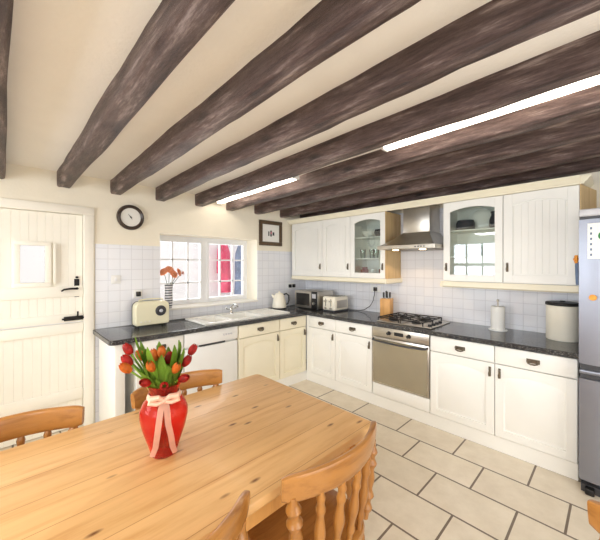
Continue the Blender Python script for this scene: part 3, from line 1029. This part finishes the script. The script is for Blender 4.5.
# sockets, switch, plugs and cord
def socket(name, label, cat, loc, rz, plugs=(), w=.146, rocker=False):
    t = thing(name, label, cat, loc, rz)
    MB().box(-w / 2, -.01, -.043, w / 2, 0, .043, .003).build('plate', 'white', t)
    if rocker:
        MB().box(-.012, -.014, -.018, .012, -.0095, .018, .002).build('rocker', 'pvc', t)
    for x in plugs:
        MB().box(x - .022, -.042, -.026, x + .022, -.0105, .024, .006).build('plug', 'black', t)
    return t
wl = WX + .0065
wb = WY - .0065
socket('wall_socket', 'wall socket with one black plug above the cream radio', 'socket', (wl, -2.485, 1.228), R90, (0,), .086)
socket('light_switch', 'white light switch on the tiles between door and radio', 'switch', (wl, -2.69, 1.385), R90, (), .086, True)
socket('wall_socket', 'double wall socket with two black plugs beside the kettle', 'socket', (wl, -.30, 1.21), R90, (-.04, .04))
socket('wall_socket', 'wall socket with a black plug and cord above the toaster', 'socket', (1.27, wb, 1.215), 0, (0,), .146)
pts = [(1.27, -.012, 1.19), (1.275, -.02, 1.15), (1.26, -.03, 1.06), (1.22, -.04, .99), (1.14, -.05, .935), (1.05, -.07, .9165), (.98, -.10, .9165), (.94, -.13, .9165)]
o = MB().tube(pts, .0045, 8).build('power_cord', 'darkgrey')
tag(o, 'dark power cord hanging from the socket down to the worktop', 'cord')

# ------------------------------------------------------------------ on the window wall
# clock
t = thing('wall_clock', 'round wall clock with a dark brown rim and white face', 'clock', (WX, -2.555, 2.022), R90)
MB().lathe([(.001, 0), (.122, 0), (.13, -.012), (.124, -.034), (.110, -.042), (.096, -.03), (.094, -.02), (.001, -.02)], n=40, axis='y').build('rim', 'clockrim', t)
MB().lathe([(.001, -.024), (.094, -.024), (.094, -.0205)], n=40, axis='y').build('face', 'paper', t)
mb = MB()
def hand(ang, L, w):
    a = math.radians(ang)
    dx, dz = math.sin(a), math.cos(a)
    px, pz = dz, -dx
    mb.prism([(-dx * .012 + px * w, -.027, -dz * .012 + pz * w), (dx * L, -.027, dz * L), (-dx * .012 - px * w, -.027, -dz * .012 - pz * w)], (0, .002, 0))
hand(-40, .045, .006)
hand(150, .03, .005)
mb.lathe([(.001, -.03), (.007, -.03), (.007, -.024)], n=12, axis='y')
mb.build('hands', 'black', t)

# framed picture
t = thing('framed_picture', 'small picture in a brown frame on the wall right of the window', 'picture', (WX + .001, -.70, 1.99), R90)
mb = MB()
a, b, f = .21, .18, .055
for q in ((-a, -b, a, -b + f), (-a, b - f, a, b), (-a, -b + f, -a + f, b - f), (a - f, -b + f, a, b - f)):
    mb.box(q[0], -.024, q[1], q[2], 0, q[3], .006)
mb.build('frame', 'frame', t)
MB().box(-a + f - .004, -.012, -b + f - .004, a - f + .004, -.006, b - f + .004).build('mount', 'paper', t)
mb = MB()
mb.box(-.05, -.0135, -.04, -.028, -.0125, .025).box(-.012, -.0135, -.045, .016, -.0125, .04).box(.03, -.0135, -.03, .062, -.0125, .018)
mb.build('figures', 'darkgrey', t)
MB().box(-.004, -.015, -.01, .01, -.0137, .02).build('red_detail', 'pink', t)

# vase of orange flowers on the sill
SILL = WIN[2] + .0225
vx, vy = -.07, -2.15
t = thing('striped_vase', 'slim silver and dark striped vase on the window sill', 'vase', (vx, vy, SILL))
MB().shell([(.034, 0), (.038, .01), (.042, .10), (.04, .22), (.046, .27)], t=.003).build('body', 'stripe', t)
fl = [(0, -.055, .40, 'leftmost orange flower in the striped vase'), (.02, .0, .425, 'tallest orange flower in the striped vase'), (.05, .09, .395, 'orange flower drooping right in the striped vase'),
      (.06, .03, .375, 'lowest orange flower at the front of the striped vase'), (.0, .15, .385, 'small orange flower furthest right in the striped vase')]
for i, (dx, dy, z, lab) in enumerate(fl):
    f = thing('orange_flower', lab, 'flower', (vx, vy, SILL + .006), 0, 'orange flowers on the window sill')
    MB().tube([(dx * .1, dy * .1, .0), (dx * .2, dy * .2, .24), (dx * .7, dy * .7, z - .05), (dx, dy, z)], .003, 6).build('stem', 'leafdark', f)
    mb = MB()
    R = .05 if i < 4 else .032
    nrm = Vector((dx + .05, dy * 1.2, .05)).normalized()
    u = nrm.cross(Vector((0, 0, 1))).normalized()
    v = nrm.cross(u)
    for ring, (n, rr, lift) in enumerate(((9, R, .0), (7, R * .7, .012))):
        for k in range(n):
            a = 2 * PI * k / n + ring * .3
            d = u * math.cos(a) + v * math.sin(a)
            s = u * -math.sin(a) + v * math.cos(a)
            c = Vector((dx, dy, z)) + nrm * lift
            g = []
            for q, wd in ((.1, .15), (.5, .34), (.85, .3), (1, .08)):
                p0 = c + d * rr * q + nrm * (.012 * math.sin(q * 2.4))
                g.append([p0 - s * rr * wd, p0 + nrm * .002, p0 + s * rr * wd])
            mb.sheet(g)
    bmesh.ops.solidify(mb.bm, geom=list(mb.bm.faces), thickness=.0015)
    mb.build('petals', 'petal_p', f)
    MB().lathe([(.001, -.006), (.009, 0), (.001, .008)], (dx + nrm.x * .012, dy + nrm.y * .012, z + nrm.z * .012), 10).build('flower_centre', 'orange', f)

# ---- outside the window
struct(MB().box(-2.0, -3.6, -.1, -1.9, 1.6, 2.6).build('wall_outside', 'outside'))
struct(MB().box(-6, -7, -.14, WX - .36, 3, -.1).build('ground_outside', 'outside'))
def garment(loc, h, w, mat, label, seed, sleeves=(-1, 1)):
    t = thing('hanging_coat', label, 'coat', loc, 0, 'coats hanging outside')
    rnd = random.Random(seed)
    mb = MB()
    rings = []
    for k in range(15):
        u = k / 14
        z = -u * h
        half = w * (.16 + .84 * min(1, u * 5)) * (.9 + .25 * u)
        dep = .04 + .035 * u
        ring = []
        for q in range(28):
            a = 2 * PI * q / 28
            fold = 1 + .18 * u * math.sin(a * 6 + seed)
            ring.append((dep * math.cos(a) * fold, half * math.sin(a) * (1 + .05 * math.sin(u * 9 + a)), z))
        rings.append(ring)
    mb.loft(rings)
    mb.build('body', mat, t)
    for s in sleeves:
        MB().tube([(0, s * w * .75, -.06), (.02, s * w * 1.15, -.16), (.03, s * w * 1.35, -.36), (.04, s * w * 1.45, -.58)], [.045, .055, .052, .05], 12).build('sleeve', mat, t)
    MB().tube([(-.16, 0, .06), (-.02, 0, .06), (0, 0, .03), (0, 0, -.02)], .008, 6).build('hook', 'iron', t)
    return t
garment((-1.73, -.44, 1.96), .95, .105, 'pink', 'pink-red coat hanging outside, seen through the window', 1, (-1,))
garment((-1.55, -.235, 1.96), .98, .10, 'bluecloth', 'blue-grey coat hanging outside beside the pink one', 4, ())
t = thing('hanging_hat', 'brown hat hung above the pink coat outside the window', 'hat', (-1.895, -.44, 2.12))
MB().lathe([(.001, .13), (.06, .12), (.075, .06), (.08, .02), (.13, .012), (.135, 0), (.001, 0)], n=24, axis='x').build('hat_body', 'brownfelt', t)

# ------------------------------------------------------------------ table
t = thing('dining_table', 'large pine farmhouse table with a knotty plank top', 'table', (2.195, -3.14, 0))
hx, hy = .478, .92
def rpoly(hx, hy, r, z, n=6):
    out = []
    for cx, cy, a0 in ((hx - r, hy - r, 0), (-hx + r, hy - r, PI / 2), (-hx + r, -hy + r, PI), (hx - r, -hy + r, 1.5 * PI)):
        for k in range(n + 1):
            a = a0 + PI / 2 * k / n
            out.append((cx + r * math.cos(a), cy + r * math.sin(a), z))
    return out
MB().loft([rpoly(hx - .006, hy - .006, .03, .733), rpoly(hx, hy, .036, .740), rpoly(hx, hy, .036, .760), rpoly(hx - .004, hy - .004, .033, .767), rpoly(hx - .011, hy - .011, .028, .770)]).build('tabletop', 'pine', t)
lx, ly = hx - .075, hy - .085
mb = MB()
for s in (-1, 1):
    mb.box(s * (lx) - .012, -ly, .63, s * (lx) + .012, ly, .7325).box(-lx, s * ly - .012, .63, lx, s * ly + .012, .7325)
mb.build('apron', 'pinez', t)
TL = [(.026, 0), (.034, .02), (.036, .06), (.028, .09), (.04, .13), (.044, .2), (.034, .33), (.03, .42), (.046, .47), (.046, .5), (.032, .53)]
for sx in (-1, 1):
    for sy in (-1, 1):
        mb = MB().lathe(TL, (sx * lx, sy * ly, 0), 20)
        mb.box(sx * lx - .042, sy * ly - .042, .53, sx * lx + .042, sy * ly + .042, .7325, .004)
        mb.build('leg', 'pinez', t)

# ------------------------------------------------------------------ chairs (local: facing +x)
def turned(mb, p0, p1, r, bulbs, n=12, fine=34):
    p0, p1 = Vector(p0), Vector(p1)
    pts, rad = [], []
    for k in range(fine + 1):
        u = k / fine
        pts.append(p0.lerp(p1, u))
        q = .62 + .1 * math.sin(PI * u)
        for (c, w, a) in bulbs:
            q += a * math.exp(-((u - c) / w) ** 2)
        rad.append(r * q)
    mb.tube(pts, rad, n)

def make_chair(label):
    t = thing('dining_chair', label, 'chair', (0, 0, 0), 0, 'honey wood dining chairs')
    mb = MB()
    # saddle seat
    rings = []
    def seat_out(s, z):
        out = []
        for k in range(36):
            a = 2 * PI * k / 36
            c, sn = math.cos(a), math.sin(a)
            ex = .215 * (abs(c) ** .62) * (1 if c > 0 else -1) + .005
            ey = .225 * (abs(sn) ** .62) * (1 if sn > 0 else -1) * (1 + .04 * c)
            out.append((ex * s, ey * s, z))
        return out
    mb.loft([seat_out(.9, .422), seat_out(.985, .43), seat_out(1, .445), seat_out(.985, .458), seat_out(.93, .462), seat_out(.6, .452), seat_out(.2, .45)])
    mb.build('seat', 'chair', t)
    # bowed crest rail
    def cx(y):
        return -.155 - .078 * (1 - (y / .262) ** 2)
    mb = MB()
    rings = []
    n = 30
    for k in range(n + 1):
        y = -.268 + .536 * k / n
        e = min(k, n - k) / n
        s = min(1, .82 + e * 4) if e < .05 else 1
        zc = .800 + .006 * math.cos(PI * y / .536)
        hh, th = (.047 + .004 * math.cos(PI * y / .536)) * s, .0155 * s
        dx = 2 * .078 * y / .262 ** 2
        nv = Vector((1, -dx, 0)).normalized()
        sec = []
        for q in range(16):
            a = 2 * PI * q / 16
            ca, sa = math.cos(a), math.sin(a)
            px = th * (abs(ca) ** .45) * (1 if ca >= 0 else -1)
            pz = hh * (abs(sa) ** .45) * (1 if sa >= 0 else -1)
            lean = -.12 * pz
            sec.append((cx(y) + nv.x * (px + lean), y + nv.y * (px + lean), zc + pz))
        rings.append(sec)
    mb.loft(rings)
    mb.build('crest_rail', 'chair', t, smooth=50)
    BP = [(.14, .05, .5), (.30, .045, .55), (.5, .10, .35), (.70, .045, .55), (.85, .05, .5)]
    BS = [(.2, .05, .35), (.48, .14, .55), (.76, .05, .45), (.88, .04, .35)]
    for s in (-1, 1):
        mb = MB()
        turned(mb, (-.158, s * .195, .452), (cx(s * .236), s * .236, .775), .0235, BP)
        mb.build('back_post', 'chairz', t)
    for y in (-.141, -.047, .047, .141):
        mb = MB()
        turned(mb, (-.172 - .02 * (1 - abs(y) / .2), y * .85, .452), (cx(y), y, .775), .0165, BS)
        mb.build('spindle', 'chairz', t)
    BL = [(.1, .04, .3), (.35, .16, .55), (.62, .04, .5), (.78, .05, .4), (.92, .05, .2)]
    feet = {}
    for sx in (-1, 1):
        for sy in (-1, 1):
            mb = MB()
            a, b = (sx * .15, sy * .16, .43), (sx * .205, sy * .205, 0)
            turned(mb, b, a, .024, BL)
            mb.build('leg', 'chairz', t)
    def at(sx, sy, u):
        return Vector((sx * (.205 - .055 * u), sy * (.205 - .045 * u), .43 * u))
    for sy in (-1, 1):
        mb = MB()
        turned(mb, at(-1, sy, .42), at(1, sy, .42), .013, [(.5, .2, .5)])
        mb.build('stretcher', 'chairz', t)
    mb = MB()
    p, q = at(-1, -1, .42), at(-1, 1, .42)
    turned(mb, (0, p.y, p.z), (0, q.y, q.z), .013, [(.5, .2, .5)])
    mb.build('stretcher', 'chairz', t)
    return t
ch = make_chair('honey wood spindle-back chair in front, its whole bowed back in view beside the table')
ch.location = (2.572, -2.60, 0)
ch.rotation_euler = (0, 0, PI)
dup(ch, (2.562, -3.262, 0), PI + math.radians(6), 'honey wood chair at the bottom edge, only the tip of its back rail showing')
dup(ch, (1.828, -3.50, 0), 0, 'honey wood chair tucked under the table in front of the stable door')
dup(ch, (1.828, -2.745, 0), 0, 'honey wood chair behind the tulip vase, its back rail before the dishwasher')
dup(ch, (3.695, -2.118, 0), R90, 'honey wood chair at the bottom right corner, only an edge of its back showing')

# ------------------------------------------------------------------ tulip vase
VX, VY, VZ = 2.203, -3.045, .7705
t = thing('tulip_vase', 'red glass vase with a pale ribbon bow standing on the pine table', 'vase', (VX, VY, VZ))
PROF = [(.045, 0), (.052, .004), (.056, .02), (.07, .06), (.088, .11), (.098, .155), (.098, .18), (.085, .21), (.066, .232), (.058, .245), (.062, .262), (.074, .285)]
PROF = [(r * .92, h) for r, h in PROF]
MB().shell(PROF, n=36, t=.004).build('body', 'redglass', t)
cam_dir = Vector((3.48 - VX, -3.52 - VY, 0)).normalized()
side = Vector((-cam_dir.y, cam_dir.x, 0))
rb = MB()
ringp = []
mb = MB()
mb.lathe([(.0635, .226), (.0645, .234), (.0585, .250), (.057, .249), (.0565, .243)], n=36, cap=False)
rb = mb.build('ribbon', 'ribbon', t)
mb = MB()
def strip(pts, w, mb):
    g = []
    for p in pts:
        p = Vector(p)
        rad = Vector((p.x, p.y, 0)).normalized()
        tang = Vector((-rad.y, rad.x, 0))
        g.append([p - tang * w, p + rad * .002, p + tang * w])
    mb.sheet(g)
def vp(lat, out, z):
    v = cam_dir * out + side * lat
    return (v.x, v.y, z)
strip([vp(-.004, .068, .238), vp(-.012, 0.085, .21), vp(-.018, 0.099, .17), vp(-.024, 0.096, .12), vp(-.03, 0.080, .07), vp(-.042, 0.065, .03)], .011, mb)
strip([vp(.004, .068, .238), vp(.010, 0.087, .208), vp(.014, 0.101, .16), vp(.024, 0.094, .11), vp(.03, 0.077, .06), vp(.04, 0.065, .028)], .011, mb)
bmesh.ops.solidify(mb.bm, geom=list(mb.bm.faces), thickness=.0012)
mb.build('ribbon_tail', 'ribbon', t)
mb = MB()
for s in (-1, 1):
    mb.tube([vp(0, .072, .24), vp(s * .02, .08, .256), vp(s * .045, .075, .254), vp(s * .05, .07, .238), vp(s * .025, .076, .232), vp(0, .074, .238)], [.006, .010, .012, .012, .009, .006], 8)
mb.lathe([(.001, -.009), (.009, 0), (.001, .009)], vp(0, .076, .239), 10)
mb.build('bow', 'ribbon', t)

def tulip(lat, dep, z, col, label, size=1.0, leaves=1, seed=0, tilt=None):
    rnd = random.Random(seed)
    f = thing('tulip', label, 'tulip', (VX, VY, VZ), 0, 'tulips in the red vase')
    hd = side * lat + cam_dir * dep
    hd = Vector((hd.x, hd.y, z - VZ))
    b = Vector((-hd.x * .25, -hd.y * .25, .02))
    nk = Vector((hd.x * .38, hd.y * .38, .25))
    lim = Vector((nk.x, nk.y, 0))
    if lim.length > .045:
        nk.x, nk.y = lim.normalized().x * .045, lim.normalized().y * .045
    mid = nk.lerp(hd, .55) + Vector((0, 0, .015))
    MB().tube([b, b.lerp(nk, .5), nk, mid, hd], .0035, 6).build('stem', 'leaf', f)
    ax = (hd - mid).normalized() if tilt is None else Vector(tilt).normalized()
    u = ax.cross(Vector((.3, .2, 1))).normalized()
    v = ax.cross(u)
    mb = MB()
    L, R = .050 * size, .0155 * size
    for ring in range(2):
        for k in range(3):
            a0 = 2 * PI * (k + .5 * ring) / 3
            g = []
            for q in range(8):
                s = q / 7
                rr = R * (math.sin(PI * (.12 + .80 * s)) ** .75) * (1.0 - .05 * ring) + .0015
                hw = 1.12 * (math.sin(PI * min(1, .1 + .93 * s)) ** .7 if s < .98 else .12)
                row = []
                for m in range(5):
                    a = a0 + (m - 2) / 2 * hw
                    row.append(hd + ax * (L * s) + (u * math.cos(a) + v * math.sin(a)) * rr)
                g.append(row)
            mb.sheet(g)
    bmesh.ops.solidify(mb.bm, geom=list(mb.bm.faces), thickness=.001)
    mb.build('petals', 'petal_r' if col == 'r' else 'petal_o', f)
    for i in range(leaves):
        ang = rnd.uniform(-1.3, 1.3)
        o2 = Vector((hd.x, hd.y, 0))
        o2 = Matrix.Rotation(ang, 3, 'Z') @ (o2 if o2.length > .03 else Vector((.05, .02, 0)))
        L2 = min(.12, max(.06, o2.length * .9))
        o2 = o2.normalized()
        top = (z - VZ) + rnd.uniform(.0, .075)
        pts = [o2 * .02 + Vector((0, 0, .21)), o2 * .045 + Vector((0, 0, .28)), o2 * (.045 + (L2 - .04) * .45) + Vector((0, 0, .28 + (top - .28) * .55)),
               o2 * (.045 + (L2 - .04) * .8) + Vector((0, 0, .28 + (top - .28) * .85)), o2 * L2 + Vector((0, 0, top))]
        tg = Vector((-o2.y, o2.x, 0))
        g = []
        for p, w in zip(pts, (.008, .013, .016, .011, .001)):
            g.append([p - tg * w + o2 * .004, p + Vector((0, 0, -.003)), p + tg * w + o2 * .004])
        lb = MB()
        lb.sheet(g)
        bmesh.ops.solidify(lb.bm, geom=list(lb.bm.faces), thickness=.0015)
        lo_ = lb.build('leaf', 'leaf', f)
    return f
PX = .00395
def tl_(px, row):
    return (px - 160) * PX, 1.53 - (row - 265) * PX
TU = [(130, 354, -.02, 'r', 'red tulip highest on the left of the bunch', 2), (131, 361, .03, 'r', 'red tulip leaning left, just below the highest left one', 2),
      (131, 365, .06, 'o', 'orange tulip drooping lowest at the far left of the bunch', 1), (150, 367, .06, 'o', 'small orange tulip low on the left front of the bunch', 2),
      (152, 362, .0, 'o', 'orange tulip standing in the middle of the bunch', 2), (147, 366, -.05, 'o', 'orange tulip at the back, left of the middle', 1),
      (164, 369, -.03, 'r', 'dark red closed tulip right of the middle', 2), (169, 372, .05, 'o', 'orange tulip low on the right front of the bunch', 1),
      (178, 370, .01, 'r', 'red tulip on the right, below the highest right one', 2), (185, 362, -.03, 'r', 'red tulip highest and furthest right of the bunch', 2),
      (147, 380, .05, 'r', 'red tulip at the vase mouth, left of centre', 1), (160, 383, .06, 'r', 'red tulip at the vase mouth, in front', 1),
      (174, 381, .045, 'r', 'red tulip at the vase mouth, right of centre', 2),
      (158, 358, .02, 'o', 'large orange tulip highest in the middle of the bunch', 3), (140, 362, -.03, 'o', 'orange tulip behind the two leftmost red ones', 3),
      (168, 377, .02, 'o', 'orange tulip just above the vase mouth, right of centre', 3)]
for i, (px, row, dep, c, lab, nl) in enumerate(TU):
    lat, z = tl_(px, row)
    tulip(lat, dep, z, c, lab, 1.0 if i < 10 else .95, nl + 1, 40 + i)

# ------------------------------------------------------------------ light
w = bpy.data.worlds.new('World')
SC.world = w
w.use_nodes = True
bg = w.node_tree.nodes['Background']
bg.inputs['Color'].default_value = (.93, .96, 1.0, 1)
bg.inputs['Strength'].default_value = 2.4

def area(name, loc, rot, sx, sy, power, col):
    d = bpy.data.lights.new(name, 'AREA')
    d.shape = 'RECTANGLE'
    d.size, d.size_y = sx, sy
    d.energy = power
    d.color = col
    o = bpy.data.objects.new(name, d)
    o.location = loc
    o.rotation_euler = rot
    COL.objects.link(o)
    return o
area('window_daylight', (WX - .55, (WIN[0] + WIN[1]) / 2, 1.5), (0, -PI / 2, 0), .9, 1.4, 40, (.95, .97, 1))
for i, (a, b) in enumerate(RWS):
    area('rear_window_daylight', ((a + b) / 2, RY - .25, 1.55), (PI / 2, 0, 0), b - a, 1.15, 150, (.84, .92, 1))
# unseen fill lights added below the rear ceiling, behind the camera
for x, y in ((1.6, -4.6), (3.9, -4.3)):
    area('rear_fill_light', (x, y, 2.2), (0, 0, 0), .5, .5, 40, (1, .97, .93))
area('side_fill_light', (RX - .06, -2.2, 1.35), (0, PI / 2, 0), 1.7, 2.4, 70, (.90, .95, 1))  # added fill light in front of the solid right wall, out of view
p = bpy.data.lights.new('hood_glow', 'SPOT')
p.energy = 9
p.color = (1, .7, .42)
p.spot_size = 2.4
p.shadow_soft_size = .04
po = bpy.data.objects.new('hood_glow', p)
po.location = (1.937, -.38, 1.68)
COL.objects.link(po)

# ------------------------------------------------------------------ camera and view
cam = bpy.data.cameras.new('camera')
cam.sensor_width = 36
cam.lens = 308 / 600 * 36
cam.shift_y = -5 / 600
cam.clip_start = .05
co = bpy.data.objects.new('camera', cam)
co.location = (3.48, -3.52, 1.53)
co.rotation_euler = (PI / 2, 0, math.radians(45.8))
COL.objects.link(co)
SC.camera = co
SC.view_settings.view_transform = 'Standard'
SC.view_settings.look = 'None'
SC.view_settings.gamma = 1
SC.view_settings.use_curve_mapping = False
SC.view_settings.exposure = -1.05
SC.cycles.max_bounces = 10
SC.cycles.diffuse_bounces = 6
SC.cycles.transparent_max_bounces = 12
SC.cycles.sample_clamp_indirect = 6
